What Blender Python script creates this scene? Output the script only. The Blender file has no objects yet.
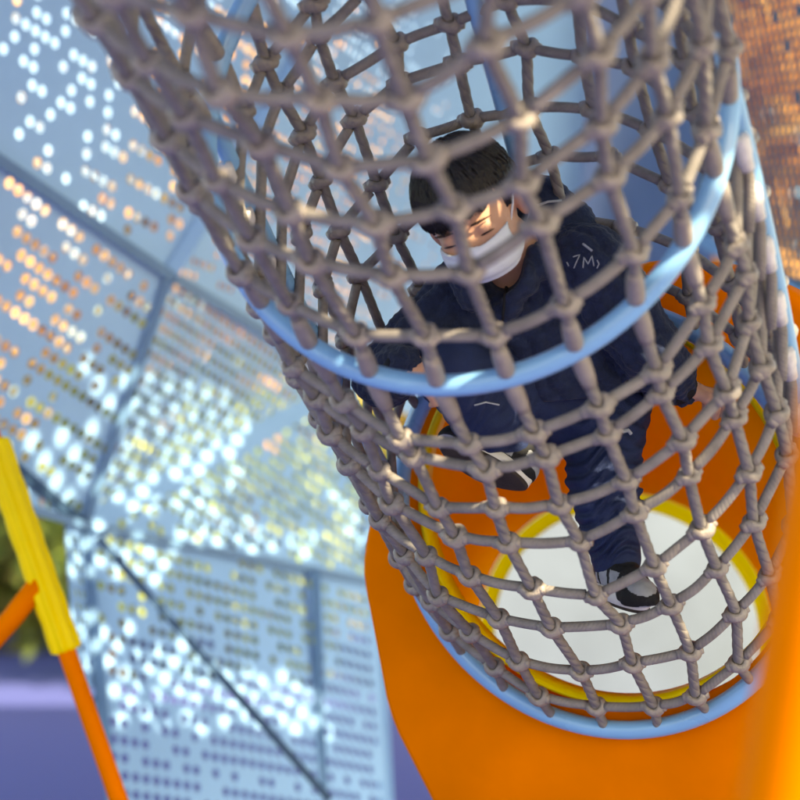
import bpy, math, random
import numpy as np
from mathutils import Vector, Matrix
from mathutils.bvhtree import BVHTree
random.seed(7); rng = np.random.default_rng(7)
S = bpy.context.scene
COL = S.collection

# ------------------------------------------------------------------ camera, world, sun, exposure
FPX = 1700.0                                   # focal length in pixels of an 800 px wide frame
PITCH = math.radians(4.7)
CAM = np.array([0.0, 0.0, 1.25])
cam = bpy.data.cameras.new('camera'); cam_o = bpy.data.objects.new('camera', cam); COL.objects.link(cam_o)
cam_o.location = CAM; cam_o.rotation_euler = (math.pi/2 + PITCH, 0, 0)
cam.sensor_width = 36; cam.lens = 36*FPX/800; cam.clip_end = 500; cam.clip_start = 0.05
cam.dof.use_dof = True; cam.dof.focus_distance = 2.80; cam.dof.aperture_fstop = 2.25; cam.dof.aperture_blades = 9
S.camera = cam_o
SUN = np.array([0.55, -0.60, 0.58]); SUN /= np.linalg.norm(SUN)
w = bpy.data.worlds.new('World'); S.world = w; w.use_nodes = True
nt = w.node_tree; nt.nodes.clear()
sky = nt.nodes.new('ShaderNodeTexSky'); sky.sky_type = 'NISHITA'; sky.sun_disc = False
sky.sun_elevation = math.asin(SUN[2]); sky.sun_rotation = math.atan2(SUN[0], SUN[1])
sky.air_density = 1.0; sky.dust_density = 1.5
bg = nt.nodes.new('ShaderNodeBackground'); bg.inputs[1].default_value = 0.14
wo = nt.nodes.new('ShaderNodeOutputWorld')
nt.links.new(sky.outputs[0], bg.inputs[0]); nt.links.new(bg.outputs[0], wo.inputs[0])
sl = bpy.data.lights.new('sun', 'SUN'); sl.energy = 4.2; sl.angle = math.radians(0.45); sl.color = (1.0, 0.93, 0.82)
so = bpy.data.objects.new('sun', sl); COL.objects.link(so)
so.rotation_euler = Vector(SUN).to_track_quat('Z', 'Y').to_euler(); so.location = (3, -3, 8)
S.view_settings.view_transform = 'Standard'; S.view_settings.look = 'None'
S.view_settings.gamma = 1; S.view_settings.use_curve_mapping = False
S.view_settings.exposure = 1.82
S.view_settings.use_white_balance = True; S.view_settings.white_balance_temperature = 8800; S.view_settings.white_balance_tint = 1
S.cycles.use_denoising = True
S.cycles.max_bounces = 8; S.cycles.diffuse_bounces = 4; S.cycles.transparent_max_bounces = 12
S.cycles.sample_clamp_indirect = 8

# ------------------------------------------------------------------ coordinates
RIGHT = np.array([1., 0, 0]); FWD = np.array([0, math.cos(PITCH), math.sin(PITCH)]); UP = np.array([0, -math.sin(PITCH), math.cos(PITCH)])
def P(px, py, D):            # point seen at (px, py) of the 800 px photo, D metres along the view axis
    return CAM + D*(FWD + (px-400)/FPX*RIGHT + (400-py)/FPX*UP)
def V3(x, y, z):             # camera-frame direction (right, up, toward viewer) -> world
    return x*RIGHT + y*UP - z*FWD
def pix(p):
    d = np.asarray(p) - CAM; D = d @ FWD
    return 400 + FPX*(d @ RIGHT)/D, 400 - FPX*(d @ UP)/D, D
def ray_plane(px, py, o, n):
    d = P(px, py, 1.0) - CAM
    return CAM + d*(((o-CAM) @ n)/(d @ n))
def nrm(v):
    v = np.asarray(v, float); return v/np.linalg.norm(v)

# ------------------------------------------------------------------ objects
ORI = {}
def thing(name, label, cat, loc, group=None):
    o = bpy.data.objects.new(name, None); COL.objects.link(o); o.empty_display_size = 0.1
    o.location = loc; o['label'] = label; o['category'] = cat
    if group: o['group'] = group
    ORI[o.name] = np.array(loc, float); return o
def tag(o, label, cat, group=None):
    o['label'] = label; o['category'] = cat
    if group: o['group'] = group
def obj(name, verts, faces, mat, parent=None, uv=None, smooth=True, mats=None, fmat=None):
    verts = np.asarray(verts, float)
    base = ORI[parent.name] if parent else (verts.min(0)*[.5, .5, 1] + verts.max(0)*[.5, .5, 0])
    me = bpy.data.meshes.new(name)
    me.from_pydata((verts-base).tolist(), [], faces if isinstance(faces, list) else faces.tolist())
    for m in (mats or [mat]): me.materials.append(m)
    if smooth: me.polygons.foreach_set('use_smooth', [True]*len(me.polygons))
    if fmat is not None: me.polygons.foreach_set('material_index', list(fmat))
    if uv is not None:
        l = me.uv_layers.new(name='UVMap')
        li = np.zeros(len(me.loops), int); me.loops.foreach_get('vertex_index', li)
        l.data.foreach_set('uv', np.asarray(uv, float)[li].ravel())
    me.update()
    o = bpy.data.objects.new(name, me); COL.objects.link(o)
    if parent: o.parent = parent; ORI[o.name] = base
    else: o.location = base; ORI[o.name] = base
    return o

class MB:
    def __init__(s): s.v = []; s.f = []; s.uv = []; s.n = 0
    def add(s, v, f, uv=None):
        v = np.asarray(v, float); s.v.append(v)
        s.f += [[i+s.n for i in q] for q in f]
        s.uv.append(np.zeros((len(v), 2)) if uv is None else np.asarray(uv, float)); s.n += len(v)
    def obj(s, name, mat, parent=None, smooth=True):
        return obj(name, np.concatenate(s.v), s.f, mat, parent, np.concatenate(s.uv), smooth)
def tube(path, rad, n=12, caps=True, closed=False, up=None):
    """swept tube with UVs: u round it, v metres along it"""
    p = np.asarray(path, float); m = len(p)
    r = np.full(m, rad) if np.isscalar(rad) else np.asarray(rad, float)
    if closed: t = np.roll(p, -1, 0) - np.roll(p, 1, 0)
    else: t = np.gradient(p, axis=0)
    t /= np.linalg.norm(t, axis=1)[:, None] + 1e-12
    a = np.array([0., 0, 1]) if up is None else np.asarray(up, float)
    if abs(a @ t[0]) > .9: a = np.array([1., 0, 0])
    fr = []
    x = nrm(a - (a @ t[0])*t[0])
    for k in range(m):
        x = nrm(x - (x @ t[k])*t[k]); fr.append((x, np.cross(t[k], x)))
    th = np.linspace(0, 2*np.pi, n+1)
    L = np.concatenate([[0], np.cumsum(np.linalg.norm(np.diff(p, axis=0), axis=1))])
    v = []; uv = []
    for k in range(m):
        x, y = fr[k]
        v.append(p[k] + r[k]*(np.cos(th)[:, None]*x + np.sin(th)[:, None]*y))
        uv.append(np.stack([th/(2*np.pi), np.full(n+1, L[k])], 1))
    W = n+1; f = []
    for k in range(m if closed else m-1):
        j = (k+1) % m
        for i in range(n): f.append([k*W+i, k*W+i+1, j*W+i+1, j*W+i])
    v = np.concatenate(v); uv = np.concatenate(uv)
    if caps and not closed:
        f.append([i for i in range(n)][::-1]); f.append([(m-1)*W+i for i in range(n)])
    return v, f, uv
def resample(path, step):
    p = np.asarray(path, float); L = np.concatenate([[0], np.cumsum(np.linalg.norm(np.diff(p, axis=0), axis=1))])
    t = np.linspace(0, L[-1], int(L[-1]/step)+2); return np.stack([np.interp(t, L, p[:, k]) for k in range(3)], 1)
def box(c, X, Y, Z):
    c, X, Y, Z = map(lambda q: np.asarray(q, float), (c, X, Y, Z))
    v = [c + a*X + b*Y + d*Z for a in (-1, 1) for b in (-1, 1) for d in (-1, 1)]
    return v, [[0, 1, 3, 2], [4, 6, 7, 5], [0, 4, 5, 1], [2, 3, 7, 6], [0, 2, 6, 4], [1, 5, 7, 3]]

# ------------------------------------------------------------------ materials
def mat(name, col, rough=.5, spec=.5, noise=0, nscale=20, bump=0, bscale=200, trans=0, coat=0, stretch=None):
    m = bpy.data.materials.new(name); m.use_nodes = True
    t = m.node_tree; b = t.nodes['Principled BSDF']; N = t.nodes.new; L = t.links.new
    b.inputs['Base Color'].default_value = (*col, 1); b.inputs['Roughness'].default_value = rough
    b.inputs['Specular IOR Level'].default_value = spec; b.inputs['Coat Weight'].default_value = coat
    tc = N('ShaderNodeTexCoord'); src = tc.outputs['Object']
    if stretch:
        mp = N('ShaderNodeMapping'); mp.inputs['Scale'].default_value = stretch; L(src, mp.inputs[0]); src = mp.outputs[0]
    if noise:
        n = N('ShaderNodeTexNoise'); n.inputs['Scale'].default_value = nscale; n.inputs['Detail'].default_value = 5; L(src, n.inputs[0])
        r = N('ShaderNodeMapRange'); r.inputs[1].default_value = .25; r.inputs[2].default_value = .75
        r.inputs[3].default_value = 1-noise; r.inputs[4].default_value = 1+noise; L(n.outputs[0], r.inputs[0])
        x = N('ShaderNodeVectorMath'); x.operation = 'SCALE'; x.inputs[0].default_value = col; L(r.outputs[0], x.inputs['Scale'])
        L(x.outputs[0], b.inputs['Base Color'])
        r2 = N('ShaderNodeMapRange'); r2.inputs[3].default_value = max(0, rough-.12); r2.inputs[4].default_value = min(1, rough+.12)
        L(n.outputs[0], r2.inputs[0]); L(r2.outputs[0], b.inputs['Roughness'])
    if bump:
        n = N('ShaderNodeTexNoise'); n.inputs['Scale'].default_value = bscale; n.inputs['Detail'].default_value = 3; L(src, n.inputs[0])
        u = N('ShaderNodeBump'); u.inputs['Strength'].default_value = bump; u.inputs['Distance'].default_value = .003
        L(n.outputs[0], u.inputs['Height']); L(u.outputs[0], b.inputs['Normal'])
    if trans:
        tr = N('ShaderNodeBsdfTranslucent'); tr.inputs[0].default_value = (*col, 1)
        mx = N('ShaderNodeMixShader'); mx.inputs[0].default_value = trans
        L(b.outputs[0], mx.inputs[1]); L(tr.outputs[0], mx.inputs[2]); L(mx.outputs[0], t.nodes['Material Output'].inputs[0])
    return m
def rope_mat(name, col, pitch, depth, strands=3, spec=.35):
    """twisted rope: helical bump and colour from the UVs of the swept tube"""
    m = mat(name, col, rough=.62, spec=spec)
    t = m.node_tree; b = t.nodes['Principled BSDF']; N = t.nodes.new; L = t.links.new
    uv = N('ShaderNodeUVMap'); sp = N('ShaderNodeSeparateXYZ'); L(uv.outputs[0], sp.inputs[0])
    def mth(op, a, c):
        q = N('ShaderNodeMath'); q.operation = op
        for i, k in enumerate((a, c)):
            if k is None: continue
            if isinstance(k, (int, float)): q.inputs[i].default_value = k
            else: L(k, q.inputs[i])
        return q.outputs[0]
    ph = mth('ADD', mth('MULTIPLY', sp.outputs[0], 2*math.pi*strands), mth('MULTIPLY', sp.outputs[1], 2*math.pi*strands/pitch))
    hgt = mth('ABSOLUTE', mth('SINE', mth('MULTIPLY', ph, .5), None), None)
    fine = mth('MULTIPLY', mth('SINE', mth('SUBTRACT', mth('MULTIPLY', sp.outputs[1], 2600), mth('MULTIPLY', sp.outputs[0], 12*math.pi)), None), .12)
    tc = N('ShaderNodeTexCoord'); nz = N('ShaderNodeTexNoise'); nz.inputs['Scale'].default_value = 38; nz.inputs['Detail'].default_value = 6
    L(tc.outputs['Object'], nz.inputs[0])
    sm = mth('ADD', mth('ADD', mth('POWER', hgt, .6), fine), mth('MULTIPLY', nz.outputs[0], .5))
    u = N('ShaderNodeBump'); u.inputs['Strength'].default_value = .8; u.inputs['Distance'].default_value = depth
    L(sm, u.inputs['Height']); L(u.outputs[0], b.inputs['Normal'])
    r = N('ShaderNodeMapRange'); r.inputs[1].default_value = .3; r.inputs[2].default_value = .7; r.inputs[3].default_value = .8; r.inputs[4].default_value = 1.18
    L(nz.outputs[0], r.inputs[0])
    x = N('ShaderNodeVectorMath'); x.operation = 'SCALE'; x.inputs[0].default_value = col; L(r.outputs[0], x.inputs['Scale'])
    L(x.outputs[0], b.inputs['Base Color'])
    return m
ROPE = (.205, .180, .163)
M = dict(
    rope=rope_mat('rope grey', ROPE, .075, .0017),
    braid=rope_mat('braided rope grey', (.212, .186, .169), .030, .0006, 4),
    knot=mat('rope knot', (.235, .198, .176), .42, .5, .25, 60, .5, 200),
    sleeve=mat('rope end sleeve', (.25, .212, .19), .42, .4, .12, 50, .35, 180),
    metal=mat('ferrule metal', (.62, .58, .57), .38, .6, .15, 70, .3, 120),
    hoop=mat('pale blue paint', (.18, .39, .64), .3, .5, .05, 14, .05, 160, coat=.35),
    panel=mat('blue perforated sheet', (.29, .515, .80), .5, .4, .08, 2.2),
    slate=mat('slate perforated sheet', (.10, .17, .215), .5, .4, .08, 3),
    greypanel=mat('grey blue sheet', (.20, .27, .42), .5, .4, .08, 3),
    beam=mat('beam blue with shade', (.13, .26, .43), .45, .4, .08, 6),  # darker than the panels: shading along the seams put into the colour
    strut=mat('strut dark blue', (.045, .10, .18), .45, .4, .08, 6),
    orange=mat('orange plastic', (.86, .19, .002), .6, .03, .13, 5, .05, 40, trans=.15),
    orangein=mat('orange plastic inside', (.90, .30, .008), .6, .0, .05, 3, .05, 40, trans=.15),
    rimfar=mat('translucent yellow plastic', (.96, .80, .02), .5, .2, .05, 5, .05, 60, trans=.55),
    orangepaint=mat('orange paint', (.84, .185, .003), .6, .02, .06, 8),
    yellow=mat('yellow plastic', (.95, .68, .008), .45, .2, .05, 5, .06, 60),
    navyknit=None,
    ground=mat('pale paving', (.33, .30, .27), .85, .3, .15, 1.5),
    rubber=mat('violet blue rubber', (.085, .10, .32), .8, .3, .12, 30, .3, 90),
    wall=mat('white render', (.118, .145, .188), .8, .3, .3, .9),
    bark=mat('bark', (.24, .18, .13), .9, .2, .3, 12, .6, 30),
)

# ------------------------------------------------------------------ ground
def sheet(name, x0, x1, y0, y1, z, m):
    o = obj(name, [(x0, y0, z), (x1, y0, z), (x1, y1, z), (x0, y1, z)], [[0, 1, 2, 3]], m, smooth=False); o['kind'] = 'structure'; return o
sheet('ground', -250, 250, -60, 400, 0, M['ground'])
sheet('rubber_surface', -14, 2.2, -4, 24, .004, M['rubber'])

# ------------------------------------------------------------------ trees and hedge behind the shell
def leaf_mat(name, a, b):
    m = mat(name, a, .6, .3); t = m.node_tree; N = t.nodes.new; L = t.links.new; bs = t.nodes['Principled BSDF']
    g = N('ShaderNodeNewGeometry'); r = N('ShaderNodeValToRGB')
    r.color_ramp.elements[0].color = (*a, 1); r.color_ramp.elements[1].color = (*b, 1)
    L(g.outputs['Random Per Island'], r.inputs[0]); L(r.outputs[0], bs.inputs['Base Color'])
    tr = N('ShaderNodeBsdfTranslucent'); L(r.outputs[0], tr.inputs[0])
    mx = N('ShaderNodeMixShader'); mx.inputs[0].default_value = .32
    L(bs.outputs[0], mx.inputs[1]); L(tr.outputs[0], mx.inputs[2]); L(mx.outputs[0], t.nodes['Material Output'].inputs[0]); return m
def leaves(cs, size):
    n = len(cs); a = rng.normal(size=(n, 3)); a /= np.linalg.norm(a, axis=1)[:, None]
    b = np.cross(a, rng.normal(size=(n, 3))); b /= np.linalg.norm(b, axis=1)[:, None]
    s = size*rng.uniform(.6, 1.3, n)[:, None]
    v = np.stack([cs - a*s, cs + b*s*.55, cs + a*s, cs - b*s*.55], 1).reshape(-1, 3)
    return v, np.arange(4*n).reshape(n, 4)
def tree(label, x, y, h, r, ca, cb, n=2600, size=.13, low=.25):
    t = thing('tree', label, 'tree', (x, y, 0))
    mb = MB()
    pts = [np.array([x + .15*math.sin(k*1.3+x), y + .1*math.cos(k*1.7), k*h*.75/7]) for k in range(8)]
    mb.add(*tube(pts, np.linspace(.085, .03, 8)*h/5, 9))
    cs = []
    for k in range(9):
        a = rng.uniform(0, 6.28); z0 = h*rng.uniform(.3, .65); e = np.array([x+math.cos(a)*r*.7, y+math.sin(a)*r*.7, z0+h*.22])
        s0 = np.array([x, y, z0]); mid = (s0+e)/2 + [0, 0, -.1]
        mb.add(*tube([s0, mid, e], [.026*h/5, .018*h/5, .008*h/5], 6))
    mb.obj('trunk', M['bark'], t)
    for k in range(26):
        u = rng.normal(size=3); u /= np.linalg.norm(u); u *= rng.uniform(.35, 1)**.5
        c = np.array([x, y, h*(low+1)/2]) + u*[r, r, h*(1-low)/2]
        cs.append(c + rng.normal(size=(n//26, 3))*r*.19)
    v, f = leaves(np.concatenate(cs), size); obj('crown', v, f, leaf_mat('leaves', ca, cb), t, smooth=False)
OR = ((.58, .30, .12), (.66, .46, .24)); YL = ((.52, .36, .10), (.46, .40, .12)); GR = ((.30, .40, .07), (.55, .58, .14))
def tx(px, D): return (px-400)/FPX*D
tree('orange autumn tree behind the upper left of the blue perforated shell', tx(125, 15), 15, 6.8, 2.7, *OR, n=2900, size=.16)
tree('yellow and orange autumn tree behind the middle of the perforated shell', tx(250, 17), 17, 5.0, 1.7, *YL, n=2600, size=.15)
tree('dark orange autumn tree behind the climbing child', tx(400, 18.5), 18.5, 6.4, 1.9, *OR)
tree('bushy green tree low behind the centre of the blue perforated shell', tx(235, 15.5), 15.5, 3.1, 1.6, *GR, n=5000, size=.12, low=.08)
tree('bright orange autumn tree behind the slate coloured perforated sheet', tx(800, 14.5), 14.5, 6.6, 1.9, (.62, .27, .05), (.66, .38, .10), n=4200, size=.2, low=.38)
tree('low green bush at the edge of the violet rubber ground', tx(15, 20), 20, 2.2, 1.6, (.20, .26, .05), (.38, .30, .09), n=3600, size=.13, low=.03)
cs = np.stack([rng.uniform(-9, -.2, 6000), rng.uniform(22.4, 23.4, 6000), 1.7*rng.uniform(0, 1, 6000)**.8 + .1*rng.normal(size=6000)], 1)
hd = thing('hedge', 'long clipped hedge of green and brown leaves behind the violet ground', 'hedge', (-4.5, 23, 0))
v, f = leaves(cs, .13); obj('foliage', v, f, leaf_mat('hedge leaves', (.26, .31, .08), (.44, .36, .13)), hd, smooth=False)
mb = MB()
for k in range(14): mb.add(*tube([(-8.6+k*.62, 22.9, 0), (-8.6+k*.62, 22.95, 1.1)], .03, 6))
mb.obj('stem', M['bark'], hd)
wl = thing('wall', 'pale white wall seen through the far end of the orange slide tube', 'wall', (3.2, 13, 0))
mb = MB(); mb.add(*box((3.2, 13, 1.1), (2.6, 0, 0), (0, .12, 0), (0, 0, 1.1))); mb.obj('wall_body', M['wall'], wl, False)
mb = MB(); mb.add(*box((3.2, 13, 2.235), (2.66, 0, 0), (0, .17, 0), (0, 0, .035))); mb.obj('coping', M['wall'], wl, False)

# ------------------------------------------------------------------ perforated shell
def perforated(poly, e1, e2, s1, s2, keep, rad, off, seg=10, thick=.004):
    """flat sheet: a lattice of cells with round holes, clipped to the convex polygon (3D points)"""
    poly = [np.asarray(p) for p in poly]; o = poly[0]
    n = nrm(np.cross(e1, e2))
    if n @ (CAM-o) < 0: n = -n
    x = nrm(e1); y = nrm(np.cross(n, x))
    if y @ e2 < 0: y = -y
    q = np.array([[(p-o) @ x, (p-o) @ y] for p in poly])
    if sum(q[i-1][0]*q[i][1]-q[i][0]*q[i-1][1] for i in range(len(q))) < 0: q = q[::-1]
    sh = (e2 @ x)/max(1e-6, abs(e2 @ y))                    # lattice shear
    E1 = np.array([s1, 0]); E2 = np.array([s2*sh, s2])
    i0, i1 = q.min(0), q.max(0)
    inv = np.linalg.inv(np.stack([E1, E2], 1))
    cor = np.array([inv @ np.array(c) for c in ((i0[0], i0[1]), (i0[0], i1[1]), (i1[0], i0[1]), (i1[0], i1[1]))])
    ia, ib = np.floor(cor.min(0)).astype(int)-1, np.ceil(cor.max(0)).astype(int)+1
    def clip(pg):
        for i in range(len(q)):
            a, b = q[i-1], q[i]; e = b-a; out = []
            for k in range(len(pg)):
                p, r = pg[k-1], pg[k]
                dp = e[0]*(p[1]-a[1])-e[1]*(p[0]-a[0]); dr = e[0]*(r[1]-a[1])-e[1]*(r[0]-a[0])
                if (dp >= 0) != (dr >= 0): out.append(p + (r-p)*(dp/(dp-dr)))
                if dr >= 0: out.append(r)
            pg = out
            if not pg: return pg
        return pg
    V = []; Fc = []; nv = 0
    to3 = lambda p: o + p[0]*x + p[1]*y
    def emit(pts, fs):
        nonlocal nv
        V.extend(pts); Fc.extend([[i+nv for i in f] for f in fs]); nv += len(pts)
    for i in range(ia[0], ib[0]):
        for j in range(ia[1], ib[1]):
            c0 = E1*i + E2*(j)
            cell = [c0, c0+E1, c0+E1+E2, c0+E2]; ctr = c0+(E1+E2)/2
            cl = clip(cell)
            if len(cl) < 3: continue
            ar = lambda g: abs(sum(g[k-1][0]*g[k][1]-g[k][0]*g[k-1][1] for k in range(len(g))))/2
            full = abs(ar(cl) - ar(cell)) < 1e-9
            if full and keep(ctr, to3(ctr)):
                m = 12; th = [2*math.pi*(k+.5)/m for k in range(m)]
                hole = [ctr + rad*np.array([math.cos(a), math.sin(a)]) for a in th]
                corner_ang = [(math.atan2(*(c-ctr)[::-1])) % (2*math.pi) for c in cell]
                A = [to3(p) for p in cell] + [to3(p) for p in hole]
                # join each hole edge to the nearest corner, and corners across
                near = [min(range(4), key=lambda c: abs((a-corner_ang[c]+math.pi) % (2*math.pi)-math.pi)) for a in th]
                fs = []
                for k in range(m):
                    k2 = (k+1) % m
                    if near[k] == near[k2]: fs.append([4+k, near[k], 4+k2])
                    else: fs.append([4+k, near[k], near[k2], 4+k2])
                na = len(A)
                B = [p - n*thick for p in A]
                emit(A+B, [f[::-1] for f in fs] + [[i2+na for i2 in f] for f in fs] + [[4+k, 4+(k+1) % m, na+4+(k+1) % m, na+4+k] for k in range(m)])
            else:
                A = [to3(p) for p in cl]; B = [p - n*thick for p in A]; k = len(A)
                emit(A+B, [list(range(k)), list(range(k, 2*k))[::-1]])
    return np.array(V), Fc
def pip(p, poly):
    x, y = p; c = False
    for i in range(len(poly)):
        (x1, y1), (x2, y2) = poly[i-1], poly[i]
        if (y1 > y) != (y2 > y) and x < (x2-x1)*(y-y1)/(y2-y1)+x1: c = not c
    return c
J1, J2, J3 = (170, 275), (85, 525), (352, 383)
shell_base = P(200, 905, 4.9); shell_base[2] = 0
shell = thing('perforated_shell', 'faceted pale blue metal play shell pierced with rows of round holes', 'play structure', shell_base)
PLN = []
def vn(a, b): return 0.5 + .5*math.sin(a*3.1+math.sin(b*2.3)*1.7)*math.cos(b*2.7+math.sin(a*1.9)*1.3)
def panel(abc, polypx, dirpx, s1, s2, rad, dens, m='panel', stagger=None):
    A, B, C = [P(*k) for k in abc]; n = nrm(np.cross(B-A, C-A))
    poly = [ray_plane(px, py, A, n) for px, py in polypx]
    PLN.append((A, n, polypx))
    c = np.mean(polypx, 0)
    a0 = ray_plane(c[0], c[1], A, n); e1 = nrm(ray_plane(c[0]+dirpx[0], c[1]+dirpx[1], A, n)-a0)
    e2 = nrm(np.cross(n, e1))
    if stagger: e2 = nrm(e2 + stagger*e1)
    def keep(q, p3):
        px, py, _ = pix(p3); return rng.random() < dens(px, py)
    V, Fc = perforated(poly, e1, e2, s1, s2, keep, rad, 0)
    return obj('panel', V, Fc, M[m], shell, smooth=False)
clus = lambda lo, hi, sc=.02: (lambda px, py: hi if vn(px*sc, py*sc) > .5 else lo)
PA = [(*J1, 5.0), (-60, 119, 4.3), (310, 40, 5.4)]
panel(PA, [(-60, 119), J1, (310, 40), (405, -120), (-60, -120)], (155, 105), .036, .046, .0155, lambda px, py: (.75 if vn(px*.03, py*.035) > .52 else .12), stagger=.3)
panel([(*J1, 5.0), (*J3, 6.2), (310, 40, 5.4)], [J1, J3, (470, 450), (575, 300), (600, -120), (405, -120), (310, 40)], (182, 108), .037, .042, .0125, lambda px, py: .85*max(0, min(1, (470-px)/120))*(1 if vn(px*.03, py*.03) > .35 else .25), stagger=.2)
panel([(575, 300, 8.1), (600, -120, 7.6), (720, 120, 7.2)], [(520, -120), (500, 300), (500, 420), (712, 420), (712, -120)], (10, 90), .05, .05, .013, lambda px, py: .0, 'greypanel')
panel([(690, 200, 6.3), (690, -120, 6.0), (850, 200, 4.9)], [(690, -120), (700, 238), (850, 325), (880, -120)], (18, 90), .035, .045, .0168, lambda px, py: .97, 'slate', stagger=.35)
panel([(*J1, 5.0), (*J2, 5.0), (-60, 119, 4.3)], [(-60, 119), J1, J2, (-60, 403)], (155, 105), .036, .046, .0155, lambda px, py: (.85 if vn(px*.03+2, py*.03) > .42 else .2), stagger=.3)
panel([(*J1, 5.0), (*J2, 5.0), (*J3, 6.2)], [J1, J3, J2], (182, 108), .040, .042, .0155, lambda px, py: .97, stagger=.15)
panel([(*J2, 5.0), (*J3, 6.2), (375, 582, 6.0)], [J2, J3, (372, 470), (375, 582)], (230, 150), .038, .046, .0150, lambda px, py: .93 if px > 150 else .2)
panel([(*J2, 5.0), (375, 582, 6.0), (112, 905, 4.6)], [J2, (375, 582), (392, 905), (122, 905)], (290, 57), .040, .050, .0155, lambda px, py: .9 if vn(px*.05, py*.02) > .25 else .3)
panel([(*J2, 5.0), (-60, 403, 4.4), (-60, 483, 4.35)], [J2, (-60, 403), (-60, 483), (-5, 499)], (70, 25), .036, .045, .0135, lambda px, py: .85)
panel([(*J2, 5.0), (-5, 499, 4.45), (112, 905, 4.6)], [J2, (-5, 499), (75, 680), (88, 905), (122, 905)], (12, 130), .040, .040, .0135, lambda px, py: .9)
def beam(a, b, wd, dp, m, off=.012):
    A, B = P(*a), P(*b); t = nrm(B-A); vw = nrm(CAM-(A+B)/2); s = nrm(np.cross(t, vw)); n = np.cross(s, t)
    n = n if n @ vw > 0 else -n
    mb = MB(); mb.add(*box((A+B)/2 + n*off, (B-A)/2, s*wd/2, n*dp/2)); mb.obj('beam', M[m], shell, False)
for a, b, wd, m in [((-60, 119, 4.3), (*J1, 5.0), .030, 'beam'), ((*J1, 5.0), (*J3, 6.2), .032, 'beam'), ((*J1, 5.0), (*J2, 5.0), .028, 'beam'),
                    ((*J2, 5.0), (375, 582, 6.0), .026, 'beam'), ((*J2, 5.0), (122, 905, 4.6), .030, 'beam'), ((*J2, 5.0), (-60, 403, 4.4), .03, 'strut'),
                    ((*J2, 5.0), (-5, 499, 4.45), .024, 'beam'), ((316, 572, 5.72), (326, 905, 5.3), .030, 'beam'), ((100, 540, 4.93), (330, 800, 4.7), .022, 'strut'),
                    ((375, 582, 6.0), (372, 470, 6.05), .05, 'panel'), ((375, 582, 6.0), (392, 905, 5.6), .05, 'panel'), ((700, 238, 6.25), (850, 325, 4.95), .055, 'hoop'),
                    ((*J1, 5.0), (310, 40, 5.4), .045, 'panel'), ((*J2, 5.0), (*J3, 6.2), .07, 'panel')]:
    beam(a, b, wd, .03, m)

# unseen perforated roof: size and holes laid out to shade and cast sun spots
RO = np.array([0, 0, 2.25]); RN = nrm(np.array([0, -.37, 1.0]))
def to_roof(p):
    return p + SUN*(((RO-p) @ RN)/(SUN @ RN))
MASKS = [[(30, 362), (60, 355), (250, 405), (240, 470), (205, 505), (170, 520), (90, 500), (15, 470), (20, 430), (90, 425)],
         [(100, 380), (130, 372), (250, 412), (238, 480), (200, 512), (120, 515), (105, 480)],
         [(180, 500), (330, 535), (330, 560), (180, 545)], [(60, 520), (95, 530), (100, 580), (55, 570)],
         [(95, 530), (190, 545), (165, 590), (100, 575)], [(50, 600), (95, 610), (100, 680), (60, 680)], [(100, 615), (180, 640), (330, 690), (330, 740), (110, 720)],
         [(15, 455), (100, 520), (80, 535), (15, 490)], [(330, 495), (370, 500), (370, 545), (335, 545)]]
SPOT = [(677, 272, 2.36), (722, 158, 2.3), (752, 165, 2.4), (757, 200, 2.45), (762, 228, 2.45), (767, 262, 2.5), (773, 300, 2.5), (778, 340, 2.55), (247, 172, 2.55), (254, 190, 2.55),
        (486, 212, 2.56), (371, 328, 2.28), (600, 290, 2.25), (653, 200, 2.2), (272, 168, 2.2), (330, 350, 2.3), (612, 350, 2.4), (560, 385, 2.4), (300, 150, 2.2), (470, 480, 2.5), (545, 300, 2.2)] + [(x_, y_, 2.03 + .25*(y_ > 380) + max(0, y_-380)*.0015) for x_, y_ in ((225, 180), (262, 225), (300, 262), (345, 200), (410, 175), (455, 160), (560, 165), (610, 215), (640, 180), (690, 300), (720, 340), (745, 400), (700, 440), (655, 500), (690, 560), (725, 620), (420, 440), (395, 480), (450, 560), (420, 520), (370, 400), (345, 370))]
roofx = nrm(np.array([1., .0, 0])); roofy = np.cross(RN, roofx)
spot2 = [((to_roof(P(*s))-RO) @ roofx, (to_roof(P(*s))-RO) @ roofy) for s in SPOT]
RS = .074
rb = (spot2[10][0] - RS*48.5, spot2[10][0] + RS*48, spot2[10][1] - RS*18.5, 8.2)
assert rb[0] < -1.5 and rb[2] < .8, rb
rp = [RO + a*roofx + b*roofy for a, b in ((rb[0], rb[2]), (rb[1], rb[2]), (rb[1], rb[3]), (rb[0], rb[3]))]
def keep_roof(q, p3):
    a, b = (p3-RO) @ roofx, (p3-RO) @ roofy
    for sx, sy in spot2:
        if abs(a-sx) < RS/2 and abs(b-sy) < RS/2: return True
    for A, n, pg in PLN:
        h = p3 - SUN*(((p3-A) @ n)/(SUN @ n)); px, py, D = pix(h)
        if D > 0 and pip((px, py), pg):
            return any(pip((px, py), k) for k in MASKS) and rng.random() < .93
    return False
V, Fc = perforated(rp, roofx, roofy, RS, RS, keep_roof, .0255, 0)
roof = thing('perforated_roof', 'pale blue perforated sheet, unseen overhead, holes placed to cast sun spots', 'roof', RO)
obj('roof_sheet', V, Fc, M['panel'], roof, smooth=False)
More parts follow.
